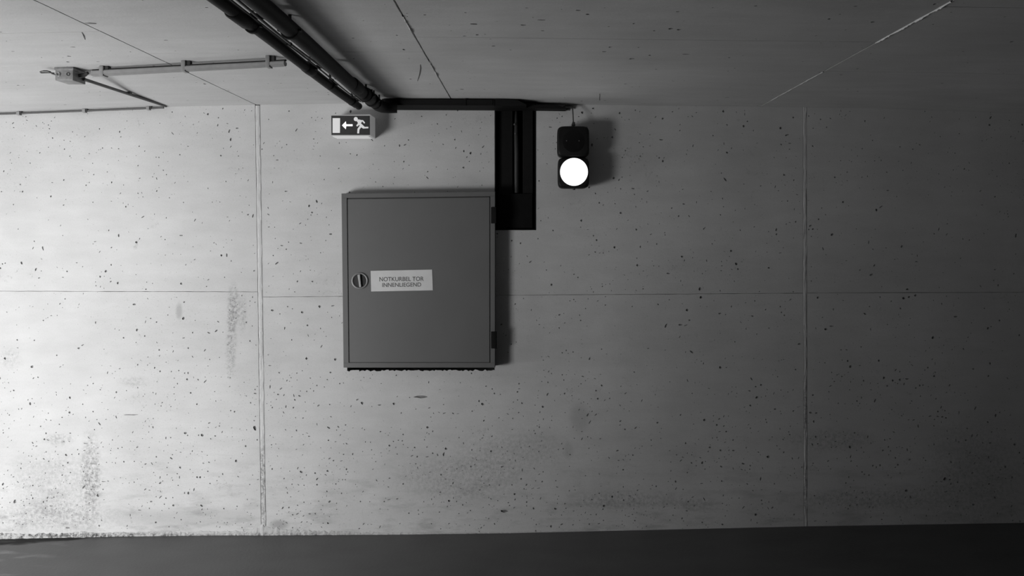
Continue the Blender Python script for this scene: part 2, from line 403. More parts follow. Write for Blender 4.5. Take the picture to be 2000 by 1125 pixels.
# ================================================================ SETTING
# --- concrete backing of the facing wall, with the pocket for the cabinet and the cable slot left open
G = 0.012
xa, xb, xc = U(678), U(966), U(1047)
bm = bmesh.new()
box(bm, XL, xa, G, 0.36, -0.4, 3.2)
box(bm, xa, xb, G, 0.36, V(380), 3.2)
box(bm, xa, xb, G, 0.36, -0.4, V(726))
box(bm, xb, xc, G, 0.36, -0.4, V(450))
box(bm, xc, XR, G, 0.36, -0.4, 3.2)
box(bm, XL, XR, 0.36, 0.45, -0.4, 3.2)
wall = from_bm('wall_back', bm, M_back); tag(wall, kind='structure', label='pitted board-marked concrete wall facing the camera')
wp = Pits()
HAND = [(823, 775, 30, 5, 0), (808, 776, 9, 3, 0), (940, 787, 14, 8, -.3), (985, 998, 17, 6, 0), (598, 847, 18, 3, .1), (600, 853, 12, 3, 0), (499, 832, 9, 12, 0),
 (1335, 634, 16, 4, 0), (1372, 566, 13, 11, 0), (1371, 579, 12, 8, .4), (1776, 562, 14, 10, 0), (1781, 577, 16, 9, .5), (1768, 583, 10, 8, 0),
 (1832, 814, 34, 5, -.08), (1816, 806, 14, 6, -.4), (1850, 937, 16, 8, 0), (1836, 940, 20, 3, 0), (1614, 640, 12, 7, .2), (1627, 637, 12, 4, .2), (1648, 682, 14, 4, 0),
 (1592, 806, 20, 5, .1), (1589, 822, 8, 12, 0), (1466, 764, 10, 5, 0), (1478, 776, 6, 5, .5), (1516, 797, 8, 6, .6), (1435, 882, 12, 7, -.5), (255, 810, 30, 1.8, 0), (207, 940, 15, 4, 0),
 (88, 976, 8, 14, -.7), (31, 979, 6, 10, -.3), (287, 905, 13, 4, .1), (866, 806, 22, 2.5, 0), (892, 808, 18, 2.5, -.2), (128, 352, 7, 6, 0), (358, 622, 5, 6, 0),
 (575, 776, 4, 14, .3), (582, 772, 10, 4, -.3), (622, 790, 6, 12, -.5), (708, 788, 10, 9, -.6), (744, 790, 12, 4, .4), (620, 826, 4, 10, 0), (640, 833, 4, 12, .8), (690, 885, 4, 10, 0),
 (662, 834, 8, 4, -.5), (836, 835, 8, 7, .8), (871, 876, 7, 8, 0), (905, 864, 4, 9, 0), (1060, 938, 4, 10, -.2), (1045, 953, 16, 3, 0), (1013, 803, 4, 7, .1), (362, 846, 6, 4, 0), (395, 850, 6, 5, 0),
 (461, 900, 5, 5, 0), (385, 932, 4, 4, 0), (391, 932, 4, 4, 0), (339, 987, 5, 4, 0), (394, 988, 6, 4, -.6), (368, 963, 4, 5, 0), (300, 770, 10, 3, -1), (232, 460, 3, 6, 0), (590, 610, 5, 4, 0),
 (625, 596, 6, 8, .6), (655, 702, 5, 5, 0), (165, 672, 12, 4, .5), (155, 680, 8, 5, 0), (170, 865, 12, 3, 0), (98, 860, 14, 3, 0), (130, 862, 14, 2.5, 0), (1420, 298, 5, 4, 0), (1525, 250, 6, 5, 0), (1586, 284, 6, 7, .4),
 (1535, 341, 8, 4, 0), (1428, 490, 5, 4, 0), (1712, 410, 5, 5, 0), (1625, 458, 6, 4, .5), (1420, 352, 12, 4, -.7), (1156, 283, 4, 6, 0), (1179, 267, 3, 7, 0), (1222, 293, 4, 8, 0), (1196, 268, 4, 4, 0),
 (1467, 738, 4, 9, .1), (1746, 745, 7, 5, -.6), (1661, 716, 5, 5, 0), (562, 374, 12, 3, 0), (604, 402, 4, 5, 0), (1005, 965, 4, 4, 0), (1090, 950, 8, 3, 0), (640, 920, 4, 4, 0), (1340, 862, 6, 7, 0),
 (1400, 830, 4, 4, 0), (1500, 892, 6, 5, .4), (1548, 892, 5, 7, .2), (1730, 860, 7, 5, .3), (1660, 873, 5, 6, 0), (1680, 788, 7, 6, -.5), (1740, 856, 10, 4, .2), (1770, 958, 6, 5, 0), (1780, 820, 16, 4, .1)]
for (px, py, w_, h_, a) in HAND:
    L = max(w_, h_); th = a if w_ >= h_ else a+math.pi/2; mn = min(w_, h_)
    if (px, py) in ((823, 775), (985, 998), (255, 810)) or L < 7:
        wp.add(U(px), V(py), w_/600, h_/600, a, 11 if L > 12 else 7, 0.22); continue
    k = max(2, int(L/4.5))
    for i in range(k):
        t = (i+.5)/k-.5
        qx = px+math.cos(th)*t*L+random.uniform(-.3, .3)*mn; qy = py-math.sin(th)*t*L+random.uniform(-.35, .35)*mn
        wp.add(U(qx), V(qy), L/k/600*random.uniform(.7, 1.5), mn/600*random.uniform(.35, .8), th+random.uniform(-.5, .5), 7, .35)
n = 0
while n < 4600:
    px = random.uniform(-60, 2060); py = random.uniform(210, 1040)
    pr = 0.50 + 0.5*min(1, max(0, (py-650)/250))
    if noise.noise(Vector((px/170, py/120, 3)))*1.3+0.5 < random.random(): pr *= 0.35
    if random.random() > pr: continue
    r = min(0.0085, math.exp(random.gauss(math.log(0.0032), 0.42)))
    e = random.uniform(1.2, 3.6) if random.random() < .55 else random.uniform(1, 1.3)
    wp.add(U(px), V(py), r*e**.5, r/e**.5, random.gauss(0.9, 0.8), None, 0.3); n += 1
W3 = lambda u, v: Vector((u, 0, v))
BK = Vector((0, 1, 0))
jl = lambda py: U(503+12*(py-205)/830)      # left vertical joint
jr = lambda py: U(1572+1.5*(py-205)/830)
jw = 0.017; jw2 = 0.013; hg = 0.0012
def top_pts(x0, x1):            # wall head along the ceiling, from x1 to x0
    xs = [x1]+[c[0] for c in reversed(CET) if x0 < c[0] < x1]+[x0]
    return [(x, zc(x)+0.004) for x in xs]
def bot_pts(x0, x1):
    xs = [x0]+[c[0] for c in FLT if x0 < c[0] < x1]+[x1]
    return [(x, zf(x)-0.03) for x in xs]
mats = [M_wall, M_pit]
yl = 569; ym0, ym1 = 580, 572.5
hm = lambda px: V(ym0+(ym1-ym0)*(px-508)/1065)
panel('concrete_panel', [[(XL, V(567)+hg), (jl(yl)-jw, V(570)+hg)]+top_pts(XL, jl(205)-jw)], wp, W3, BK, G, mats, wall)
panel('concrete_panel', [bot_pts(XL, jl(1040)-jw)+[(jl(yl)-jw, V(570)-hg), (XL, V(567)-hg)]], wp, W3, BK, G, mats, wall)
cb = 0.001
panel('concrete_panel', [
    [(jl(580)+jw, hm(508)+hg), (xa, hm(678)+hg), (xa, V(380)), (xb, V(380))]+top_pts(jl(205)+jw, xb),
    [(xb, hm(967)+hg), (jr(572)-jw2, hm(1573)+hg)]+top_pts(xc, jr(205)-jw2)+[(xc, V(449.5)), (xb, V(449.5))]], wp, W3, BK, G, mats, wall)
panel('concrete_panel', [bot_pts(jl(1040)+jw, jr(1030)-jw2)+[(jr(572)-jw2, hm(1573)-hg), (xb, hm(967)-hg), (xb, V(723)), (xa, V(724)), (xa, hm(678)-hg), (jl(580)+jw, hm(508)-hg)]],
      wp, W3, BK, G, mats, wall, rag=lambda a, b: abs(a[1]-V(723)) < 0.01 and abs(b[1]-V(724)) < 0.01)
panel('concrete_panel', [[(jr(572)+jw2, V(572)+hg), (XR, V(569)+hg)]+top_pts(jr(205)+jw2, XR)], wp, W3, BK, G, mats, wall)
panel('concrete_panel', [bot_pts(jr(1030)+jw2, XR)+[(XR, V(569)-hg), (jr(572)+jw2, V(572)-hg)]], wp, W3, BK, G, mats, wall)
# --- mortar beads in the two vertical joints
def bead(jf, hw, y1, amp):
    V3 = []; F3 = []; nz = 260; prof = [-1, -.86, -.45, -.1, .1, .5, .86, 1]
    z1 = V(206)+0.0; z0 = V(y1)
    for i in range(nz+1):
        z = z0+(z1-z0)*i/nz; py = VY-(z-ZC)*300; cx = jf(py)
        for k, s in enumerate(prof):
            q = noise.noise(Vector((s*2+9*hw*50, z*22, 1.7)))*0.0022+noise.noise(Vector((s*3, z*90, 4.7)))*0.0014
            hgt = 0 if abs(s) == 1 else (1-abs(s)**3)*amp+q
            x = cx+s*hw*(0.95+0.05*noise.noise(Vector((z*30, s, 8))))
            V3.append((x, 0.006 if abs(s) == 1 else -hgt+0.001, z))
    n = len(prof)
    for i in range(nz):
        for k in range(n-1): F3.append((i*n+k, i*n+k+1, (i+1)*n+k+1, (i+1)*n+k))
    me = bpy.data.meshes.new('joint_bead'); me.from_pydata(V3, [], F3)
    o = link('joint_bead', me, M_joint, wall); autosmooth(o, 60)
bead(jl, jw, 1042, 0.002); bead(jr, jw2, 1029, 0.0015)

# --- ragged mortar splash along the foot of the wall
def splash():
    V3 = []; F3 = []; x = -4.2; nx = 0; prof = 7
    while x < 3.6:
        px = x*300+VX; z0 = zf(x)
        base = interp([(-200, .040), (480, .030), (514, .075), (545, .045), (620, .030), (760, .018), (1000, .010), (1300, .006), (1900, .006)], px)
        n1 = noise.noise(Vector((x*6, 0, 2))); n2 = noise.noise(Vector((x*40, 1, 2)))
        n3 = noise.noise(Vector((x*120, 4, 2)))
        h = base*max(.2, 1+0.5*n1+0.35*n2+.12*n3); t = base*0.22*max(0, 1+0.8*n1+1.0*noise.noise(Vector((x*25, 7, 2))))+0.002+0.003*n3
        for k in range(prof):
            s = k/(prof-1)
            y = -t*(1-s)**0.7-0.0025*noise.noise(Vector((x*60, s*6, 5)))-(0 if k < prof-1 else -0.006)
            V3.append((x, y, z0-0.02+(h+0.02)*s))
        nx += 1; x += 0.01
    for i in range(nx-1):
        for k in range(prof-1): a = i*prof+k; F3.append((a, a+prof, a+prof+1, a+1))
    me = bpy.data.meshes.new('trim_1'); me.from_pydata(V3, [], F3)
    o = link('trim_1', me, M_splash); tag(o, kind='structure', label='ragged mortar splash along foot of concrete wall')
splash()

# --- floor
bm = bmesh.new(); xs = [XL]+[c[0] for c in FLT]+[XR]
a = [bm.verts.new((x, 0.02, zf(x))) for x in xs]; b = [bm.verts.new((x, YB, zf(x))) for x in xs]
c = [bm.verts.new((x, 0.02, -0.5)) for x in xs]; d = [bm.verts.new((x, YB, -0.5)) for x in xs]
for i in range(len(xs)-1):
    bm.faces.new((a[i], a[i+1], b[i+1], b[i])); bm.faces.new((c[i], d[i], d[i+1], c[i+1]))
    bm.faces.new((b[i], b[i+1], d[i+1], d[i])); bm.faces.new((a[i], c[i], c[i+1], a[i+1]))
bm.faces.new((a[0], b[0], d[0], c[0])); bm.faces.new((a[-1], c[-1], d[-1], b[-1]))
tag(from_bm('floor', bm, M_floor), kind='structure', label='dark smooth garage floor')

# --- ceiling slab and its shuttering panels
bm = bmesh.new(); xs = [XL]+[c[0] for c in CET]+[XR]
TC = 0.012
rows = [[bm.verts.new((x, y, z)) for x, z in ((x, (zc(x)+TC if lo_ else 3.3)) for x in xs)] for y, lo_ in ((0.02, 1), (YB, 1), (YB, 0), (0.02, 0))]
for r0, r1 in zip(rows, rows[1:]+rows[:1]):
    for i in range(len(xs)-1): bm.faces.new((r0[i], r0[i+1], r1[i+1], r1[i]))
bm.faces.new([r[0] for r in rows]); bm.faces.new([r[-1] for r in rows][::-1])
ceil = from_bm('ceiling', bm, M_back); tag(ceil, kind='structure', label='concrete ceiling with shuttering joints')
cp = Pits()
for (px, py, w_, h_) in [(925, 47, 16, 2.2), (1022, 49, 12, 2), (860, 70, 20, 1.6), (885, 70, 16, 1.4), (932, 68, 7, 2), (964, 90, 9, 1.4), (1148, 28, 8, 2), (1310, 56, 12, 2.4), (1326, 58, 9, 2), (1160, 74, 16, 1.6), (1340, 106, 14, 1.6), (1192, 92, 8, 2),
                         (1238, 46, 5, 2), (789, 97, 5, 2.5), (1269, 108, 5, 2), (1278, 60, 5, 1.5), (1180, 101, 8, 1.5), (1340, 107, 6, 2), (1058, 39, 16, 1.4), (135, 110, 8, 1.6), (142, 92, 10, 1.2), (133, 121, 6, 1.5), (400, 164, 5, 2), (830, 29, 6, 1.5), (775, 69, 5, 1.5), (1620, 37, 7, 2), (1705, 43, 8, 2)]:
    h0 = zc(U(px)) - ZC
    for _ in range(3):
        d = h0*F/(VY-py); h0 = zc((px-VX)*d/F)-ZC
    cp.add((px-VX)*d/F, d-D, w_/2*d/F, h_*4/2*d/F, 0, 8, 0.25)
n = 0
while n < 380:
    x = random.uniform(-3.2, 2.8); y = random.uniform(-2.4, -0.03)
    r = math.exp(random.gauss(math.log(0.0028), 0.4)); e = random.uniform(1, 3)
    cp.add(x, y, r*e**.5, r*1.4/e**.5, random.gauss(0, 0.2), None, 0.3); n += 1
C3 = lambda u, v: Vector((u, v, zc(u)))
UPV = Vector((0, 0, 1))
cmats = [M_ceil, M_pit]
ja, jb, jc = U(500), U(886), U(1484)
def ceil_y(px, py):
    h0 = 0.83
    for _ in range(5):
        d = h0*F/(VY-py); h0 = zc((px-VX)*d/F)-ZC
    return d-D
YF = -4.4
def crect(x0, x1, y0, y1):
    xs = [x0]+[c[0] for c in CET if x0 < c[0] < x1]+[x1]
    return [(x, y0) for x in xs]+[(x, y1) for x in reversed(xs)]
g1 = 0.0036
y67 = ceil_y(100, 63.5); y128 = ceil_y(50, 128.5)
y12 = ceil_y(1900, 14); y137 = ceil_y(1700, 140)
y100 = ceil_y(760, 101.5)
def cpan(x0, x1, ys):
    for (a, b) in zip(ys, ys[1:]):
        panel('ceiling_panel', [crect(x0, x1, a+g1*0.6, b-g1*0.6)], cp, C3, UPV, TC+0.002, cmats, ceil, grid=0.4)
cpan(XL, ja-g1, [YF, y67, y128, 0.0])
cpan(ja+g1, jb-g1, [YF, y100, 0.0])
cpan(jb+g1, jc-g1, [YF, ceil_y(1250, 77), 0.0])
cpan(jc+g1, XR, [YF, y12, y137, 0.0])
# flaking lime in the right-hand ceiling joint, mortar fin in the other two
def fin(xj, y0, y1, wd, ht, mat, seed):
    V3 = []; F3 = []; n = int(abs(y1-y0)/0.008)
    for i in range(n+1):
        y = y0+(y1-y0)*i/n
        q = max(0.0, 0.55+0.9*noise.noise(Vector((y*14, seed, 0)))+0.5*noise.noise(Vector((y*70, seed, 3))))
        cx = xj+0.003*noise.noise(Vector((y*9, seed, 6)))
        z = zc(xj)
        for s in (-1, 0, 1): V3.append((cx+s*wd*(0.3+0.7*q), y, z+0.004-(ht*q+0.004)*(1 if s == 0 else 0.25)))
    for i in range(n):
        for k in (0, 1): a = i*3+k; F3.append((a, a+1, a+4, a+3))
    me = bpy.data.meshes.new('joint_fin'); me.from_pydata(V3, [], F3); link('joint_fin', me, mat, ceil)
fin(jc, ceil_y(1848, 2), ceil_y(1695, 84), 0.0055, 0.008, M_flake, 1)
fin(jc, ceil_y(1600, 140), ceil_y(1500, 196), 0.004, 0.005, M_ceil, 2)
fin(jb, ceil_y(790, 30), ceil_y(806, 66), 0.008, 0.008, M_ceil, 3)
fin(jb, ceil_y(835, 118), ceil_y(850, 148), 0.006, 0.007, M_ceil, 4)

# --- the rest of the garage and an added light blocker, outside the photograph
def wallbox(name, boxes, lab):
    bm = bmesh.new()
    for b_ in boxes: box(bm, *b_)
    tag(from_bm(name, bm, M_back), kind='structure', label=lab)
wallbox('wall_right', [(XR, XR+0.2, YB, 0.4, -0.4, 3.2)], 'bare concrete end wall')
wallbox('light_blocker', [(-2.7, -2.5, GY, -2.75, -0.4, 0.96)], 'unseen low block added to shade the lower right wall')  # added out of view to keep gate light off the lower right
wallbox('wall_left', [(XL-0.2, XL, GY, FILL_OPENING[0], -0.4, 3.2), (XL-0.2, XL, FILL_OPENING[1], 0.4, -0.4, 3.2), (XL-0.2, XL, FILL_OPENING[0], FILL_OPENING[1], FILL_OPENING[3], 3.2)], 'bare concrete wall beside the gate')
wallbox('wall_front', [(-2.2, XR+0.2, YB-0.2, YB, -0.4, 3.2), (-2.4, -2.2, YB, GY, -0.4, 3.2),
    (GATE[1], -2.2, GY-0.2, GY, -0.4, 3.2), (XL-0.2, GATE[0], GY-0.2, GY, -0.4, 3.2), (GATE[0], GATE[1], GY-0.2, GY, GATE[3], 3.2)], 'concrete wall with the daylight gate opening')

# ================================================================ CABINET
cabF = 0.10
def Q(px, py, p=cabF): return P(px, py, p)
def cq(px, py, p=cabF):     # slight lean of the cabinet as mounted
    s = (px-667)/300.0; t = (py-376)/342.0
    return P(px+(1-s)*4*(t-0.0)*1.0, py+(1-s)*2*(1-t)-s*2*(1-t), p)
t_ = empty('wall_cabinet', Q(817, 547, 0.0), 'square grey sheet steel cabinet with white lettered plate on concrete wall', 'cabinet')
def cbox(bm, x0, x1, y0, y1, p0, p1, bev=0.002):
    a = [cq(x0, y0, p1), cq(x1, y0, p1), cq(x1, y1, p1), cq(x0, y1, p1)]
    off = Vector((0, p1-p0, 0))
    n0 = len(bm.verts); bm.verts.ensure_lookup_table()
    s = set(bm.verts); prism(bm, a, off)
    if bev:
        nv = [v for v in bm.verts if v not in s]
        bmesh.ops.bevel(bm, geom=list({e for v in nv for e in v.link_edges}), offset=bev, segments=2, affect='EDGES')
def f(bm):
    cbox(bm, 667, 967, 376, 718, -0.05, 0.075, 0)
body = mk('body', f, M_cab, t_)
def f(bm):      # folded rim around the door
    cbox(bm, 667, 967, 376, 385, 0.07, 0.100); cbox(bm, 667, 967, 708.5, 718, 0.07, 0.100)
    cbox(bm, 667, 677.5, 385, 708.5, 0.07, 0.0995); cbox(bm, 957.5, 967, 385, 708.5, 0.07, 0.0995)
mk('frame', f, M_cab, t_)
def f(bm):
    cbox(bm, 677.5, 957.5, 385, 708.5, 0.074, 0.090, 0)
mk('gasket', f, M_cabdark, t_)
def f(bm):
    cbox(bm, 678.4, 956.6, 386.8, 707.7, 0.076, 0.0965, 0.003)
door = mk('door', f, M_cab, t_)
for y0, y1 in ((406, 438), (648, 681)):
    def f(bm):
        cbox(bm, 959, 966, y0, y1, 0.09, 0.106, 0.002)
        tube(bm, [cq(967.5, y0, 0.097), cq(967.5, y1, 0.097)], 0.008, 12)
    autosmooth(mk('hinge', f, M_black2, t_))
lc = cq(701.3, 547.5, 0.0965)
def ring(bm, c, r0, r1, h, n=40):   # annular bezel facing -y
    prof = [(r0, 0), (r0, h), ((r0+r1)/2, h*1.35), (r1, h), (r1, 0)]
    R = [[bm.verts.new((c.x+math.cos(2*math.pi*k/n)*r, c.y-hh, c.z+math.sin(2*math.pi*k/n)*r)) for k in range(n)] for r, hh in prof]
    for A, B in zip(R, R[1:]):
        for k in range(n): bm.faces.new((A[k], A[(k+1) % n], B[(k+1) % n], B[k]))
lk = autosmooth(mk('lock', lambda bm: ring(bm, lc, 0.0425, 0.053, 0.005), M_nick, t_))
attach_sub(lk, from_bm('lock_cup', (lambda bm: (tube(bm, [lc+Vector((0, 0.001, 0)), lc-Vector((0, 0.002, 0))], 0.043, 32), bm)[1])(bmesh.new()), M_cabdark))
def f(bm):
    a = Vector((0.004, 0, -0.040)); a2 = Vector((-0.006, 0, 0.040)); s = Vector((0.006, 0, 0.001))
    c = lc-Vector((-0.001, 0.002, 0))
    prism(bm, [c+a-s, c+a+s, c+a2+s*1.4, c+a2-s*1.4], Vector((0, -0.014, 0)))
    nv = list(bm.edges); bmesh.ops.bevel(bm, geom=nv, offset=0.002, segments=2, affect='EDGES')
o = mk('turn_handle', f, M_chrome, None); attach_sub(lk, o); o['label'] = 'pale metal turn handle'
pc = [P(724, 529, .0966), P(844, 526.5, .0966), P(845.5, 567, .0966), P(725, 569.3, .0966)]
plate = mk('name_plate', lambda bm: prism(bm, pc, Vector((0, -0.0020, 0))), M_plate, t_); plate['label'] = 'pale plate lettered NOTKURBEL TOR INNENLIEGEND'
def text(body_, px0, px1, py0, py1, p, mat, tilt=0.0):
    cu = bpy.data.curves.new('t', 'FONT'); cu.body = body_; cu.size = 1; cu.extrude = 0.0; cu.offset = 0.008
    ob = bpy.data.objects.new('t', cu); COL.objects.link(ob)
    bpy.context.view_layer.update()
    me = bpy.data.meshes.new_from_object(ob.evaluated_get(bpy.context.evaluated_depsgraph_get()))
    bpy.data.objects.remove(ob)
    xs = [v.co.x for v in me.vertices]; ys = [v.co.y for v in me.vertices]
    A, B = P(px0, py1, p), P(px1, py0, p)
    for v in me.vertices:
        u = (v.co.x-min(xs))/(max(xs)-min(xs)); q = (v.co.y-min(ys))/(max(ys)-min(ys))
        v.co = Vector((A.x+(B.x-A.x)*u, -p, A.z+(B.z-A.z)*q+tilt*(B.x-A.x)*u))
    me.name = 'lettering'
    return link('lettering', me, mat)
for args in (('NOTKURBEL TOR', 741, 827.5, 541.2, 549.6), ('INNENLIEGEND', 746.5, 822.5, 552.6, 560.6)):
    attach_sub(plate, text(*args, .0992, M_ink, 0.012))

# ================================================================ CABLE SLOT FITTINGS
t_ = empty('cable_duct', (U(1006), 0.05, V(330)), 'tall black recessed cable duct between the cabinet and the signal lamp', 'cable duct')
x0, x1, z0, z1 = xb+.001, xc-.001, V(449), zc(0)-.002
def f(bm):
    box(bm, x0, x1, 0.20, 0.21, z0, z1)
mk('back_shade_lining', f, M_liner, t_)
mk('side_panel', lambda bm: box(bm, x0, x0+0.006, -0.004, 0.20, z0, z1), M_black2, t_)
mk('side_panel', lambda bm: box(bm, x1-0.006, x1, -0.002, 0.20, z0, z1), M_black2, t_)
mk('bottom_panel', lambda bm: box(bm, x0+.006, x1-.006, -0.002, 0.20, z0, z0+.006), M_black2, t_)
mk('cover_plate', lambda bm: box(bm, x0+0.024, U(1001), 0.03, 0.05, z0+.03, z1-.01, .003), M_black2, t_)
mk('cover_plate', lambda bm: box(bm, U(1021), U(1041), 0.03, 0.05, z0+.10, z1-.01, .003), M_black2, t_)
def f(bm):
    x = U(1009); tube(bm, [(x, 0.04, V(376)), (x, 0.04, V(300)), (x-.004, 0.045, V(262)), (x-.006, 0.06, V(215))], [.017, .017, .015, .012], 18)
autosmooth(mk('conduit', f, plain('dim_grey_conduit', 0.022, 0.45), t_))
for i, (px, py) in enumerate(((1004.5, 243), (1006, 261))):
    mk('screw_glint', lambda bm: tube(bm, [P(px, py, -0.03), P(px, py, -0.012)], .006, 10), M_nick, t_)
mk('lower_shade_lining', lambda bm: box(bm, x0+.02, U(1040), 0.015, 0.03, z0+.012, V(378), .003), M_liner, t_)

# ================================================================ TRUNKING ALONG THE WALL HEAD
t_ = empty('cable_trunking', P(850, 203, 0.1), 'black horizontal cable trunking at wall head above exit sign and cabinet', 'trunking')
ft = 0.19
def tp(px, py, p=ft): return P(px, py, p)
mk('trunk_body', lambda bm: prism(bm, [tp(746, 193), tp(967, 194), tp(967, 206), tp(746, 205)], Vector((0, ft, 0))), M_black2, t_)
mk('trunk_cover', lambda bm: prism(bm, [tp(750, 193.5, ft+.004), tp(962, 195, ft+.004), tp(962, 204, ft+.004), tp(750, 203, ft+.004)], Vector((0, .006, 0))), M_black2, t_)
for px in (770, 905):
    mk('joint_clip', lambda bm: prism(bm, [tp(px, 193, ft+.008), tp(px+5, 193, ft+.008), tp(px+5, 206, ft+.008), tp(px, 206, ft+.008)], Vector((0, .006, 0))), M_black2, t_)
mk('end_box', lambda bm: prism(bm, [tp(966, 193), tp(1009, 195), tp(1018, 199), tp(1028, 204), tp(1028, 206.5), tp(966, 207.5)], Vector((0, ft-.002, 0))), M_black2, t_)
# short conduit that feeds the signal
t_ = empty('feed_conduit', P(1075, 211, .04), 'short black conduit at wall head from trunking towards signal lamp', 'conduit')
def f(bm):
    prism(bm, [P(1028, 203.5, .1), P(1092, 206, .1), P(1106, 210, .1), P(1106, 212.5, .1), P(1028, 211.5, .1)], Vector((0, .095, 0)))
mk('conduit_body', f, M_black2, t_)
mk('end_plug', lambda bm: tube(bm, [P(1105, 213, .03), P(1114, 213.5, .03)], .008, 12), M_hinge, t_)

# ================================================================ EXIT SIGN
SP = 0.14
t_ = empty('exit_sign', P(688, 246, 0), 'small box exit sign with running figure and left arrow above cabinet', 'exit sign')
a = [P(645.5, 224.5, SP), P(724, 223.5, SP), P(724, 265.5, SP), P(646, 265.5, SP)]
def f(bm):
    prism(bm, a, Vector((0, SP-.001, 0))); bmesh.ops.bevel(bm, geom=list(bm.edges), offset=.003, segments=2, affect='EDGES')
autosmooth(mk('housing', f, M_house, t_))
fp = SP+.002
face = mk('sign_face', lambda bm: prism(bm, [P(647, 226, fp), P(722.3, 226, fp), P(722.5, 263.5, fp), P(647.3, 263.5, fp)], Vector((0, .003, 0))), M_face, t_); face['label'] = 'dark pictogram face'
def sx(zx): return 620+zx/8.655
def sy(zy): return 160+zy/8.655
fq = fp+.0015
def flat(name, pts, mat, rev=False):
    bm = bmesh.new(); prism(bm, [P(sx(x), sy(y), fq) for x, y in pts], Vector((0, .0012, 0)))
    bmesh.ops.triangulate(bm, faces=[f_ for f_ in bm.faces if len(f_.verts) > 4])
    o = from_bm(name, bm, mat); attach_sub(face, o); return o
flat('door_pictogram', [(256, 612), (382, 612), (380, 862), (256, 862)], M_white)
flat('arrow', [(414, 735), (480, 665), (487, 715), (594, 715), (594, 748), (487, 748), (480, 800)], M_arrow)
def figure():
    bm = bmesh.new(); off = Vector((0, .0012, 0))
    def pp(pts): prism(bm, [P(sx(x), sy(y), fq+0.0001*len(bm.faces)/60) for x, y in pts], off)
    pp([(648+34*math.cos(2*math.pi*k/16), 628+36*math.sin(2*math.pi*k/16)) for k in range(16)])    # head
    pp([(655, 650), (690, 632), (745, 645), (752, 672), (735, 700), (800, 760), (775, 790), (725, 745), (690, 715), (682, 690)])   # trunk
    pp([(735, 645), (770, 645), (806, 690), (790, 705), (757, 668), (735, 665)])                    # rear arm
    pp([(690, 690), (712, 720), (672, 756), (655, 738)])                                          # front arm
    pp([(720, 730), (745, 760), (710, 805), (704, 870), (672, 870), (676, 795)])                   # front leg
    pp([(745, 740), (800, 760), (860, 758), (860, 784), (770, 788), (730, 760)])                    # rear leg
    o = from_bm('running_figure', bm, M_white); attach_sub(face, o)
figure()
st = mk('light_strip', lambda bm: box(bm, P(649, 0, SP).x, P(719, 0, SP).x, -SP+.008, -.02, P(0, 265.5, SP).z-.003, P(0, 265.5, SP).z+.002), M_strip, t_); st['label'] = 'glowing strip under the sign'

# ================================================================ SIGNAL LAMP
t_ = empty('signal_lamp', P(1120, 306, 0), 'black two-chamber signal light with lower round lamp glowing white', 'traffic light')
def squircle(bm, cx, cy, hw, hh, p0, p1, n=48, bulge=.18):
    rings = []
    prof = [(p0, .90), (p0+.02, .98), (p0+(p1-p0)*.75, 1.0), (p1-.014, .985), (p1-.004, .95), (p1, .90)]
    for (p, s) in prof:
        r = []
        for k in range(n):
            a = 2*math.pi*k/n; c_, s_ = math.cos(a), math.sin(a)
            e = 2/6.5
            x = hw*s*math.copysign(abs(c_)**e, c_); z = hh*s*math.copysign(abs(s_)**e, s_)
            q = P(cx, cy, 0.16); r.append(bm.verts.new((q.x+x, -p, q.z+z)))
        rings.append(r)
    for A, B in zip(rings, rings[1:]):
        for k in range(n): bm.faces.new((A[k], A[(k+1) % n], B[(k+1) % n], B[k]))
    bm.faces.new(rings[0][::-1]); bm.faces.new(rings[-1])
pm = (D-.16)/F
def f(bm): squircle(bm, 1120, 276, 31.5*pm, 30.5*pm, .03, .16)
autosmooth(mk('upper_chamber', f, M_hood, t_), 35)
def f(bm): squircle(bm, 1120.5, 337.3, 30.8*pm, 30.3*pm, .03, .16)
autosmooth(mk('lower_chamber', f, M_hood, t_), 35)
def disc(bm, c, r, h, n=40, m=6):        # shallow dome facing -y
    R = []
    for j in range(m):
        a = j/(m)*math.pi/2; rr = r*math.cos(a); dd = h*math.sin(a)
        R.append([bm.verts.new((c.x+rr*math.cos(2*math.pi*k/n), c.y-dd, c.z+rr*math.sin(2*math.pi*k/n))) for k in range(n)])
    for A, B in zip(R, R[1:]):
        for k in range(n): bm.faces.new((A[k], A[(k+1) % n], B[(k+1) % n], B[k]))
    top = bm.verts.new((c.x, c.y-h, c.z))
    for k in range(n): bm.faces.new((R[-1][k], R[-1][(k+1) % n], top))
c1 = P(1120.5, 276, .158); c2 = P(1121, 335.8, .158)
o = autosmooth(mk('lens', lambda bm: disc(bm, c1, 25*pm, .004), M_hood2, t_), 60); o['label'] = 'dark unlit lens'
rim = autosmooth(mk('bezel', lambda bm: ring(bm, c1, 25*pm, 26*pm, .0015), M_hood, t_))
o = autosmooth(mk('lens', lambda bm: disc(bm, c2, 25.6*pm, .012), M_lit, t_), 60); o['label'] = 'glowing white lens'
autosmooth(mk('bezel', lambda bm: ring(bm, c2, 25.9*pm, 27.2*pm, .006), M_rim, t_))
for px in (1106.5, 1131):
    mk('screw_glint', lambda bm: tube(bm, [P(px, 275, .162), P(px, 275, .168)], .0035, 10), M_nick, t_)  # pale studs standing in for two glints on the unlit lens
mk('bottom_screw', lambda bm: tube(bm, [P(1121, 367, .10)+Vector((0, 0, .004)), P(1121, 371, .10)], .008, 12), M_hinge, t_)
mk('mount_bracket', lambda bm: box(bm, P(1112, 0, .03).x, P(1129, 0, .03).x, -.05, -.001, P(0, 352, .03).z, P(0, 262, .03).z), M_hinge, t_)
def f(bm): tube(bm, [P(1120, 246, .10), P(1120, 243, .10), P(1120, 238, .10)], [.012, .012, .006], 12)
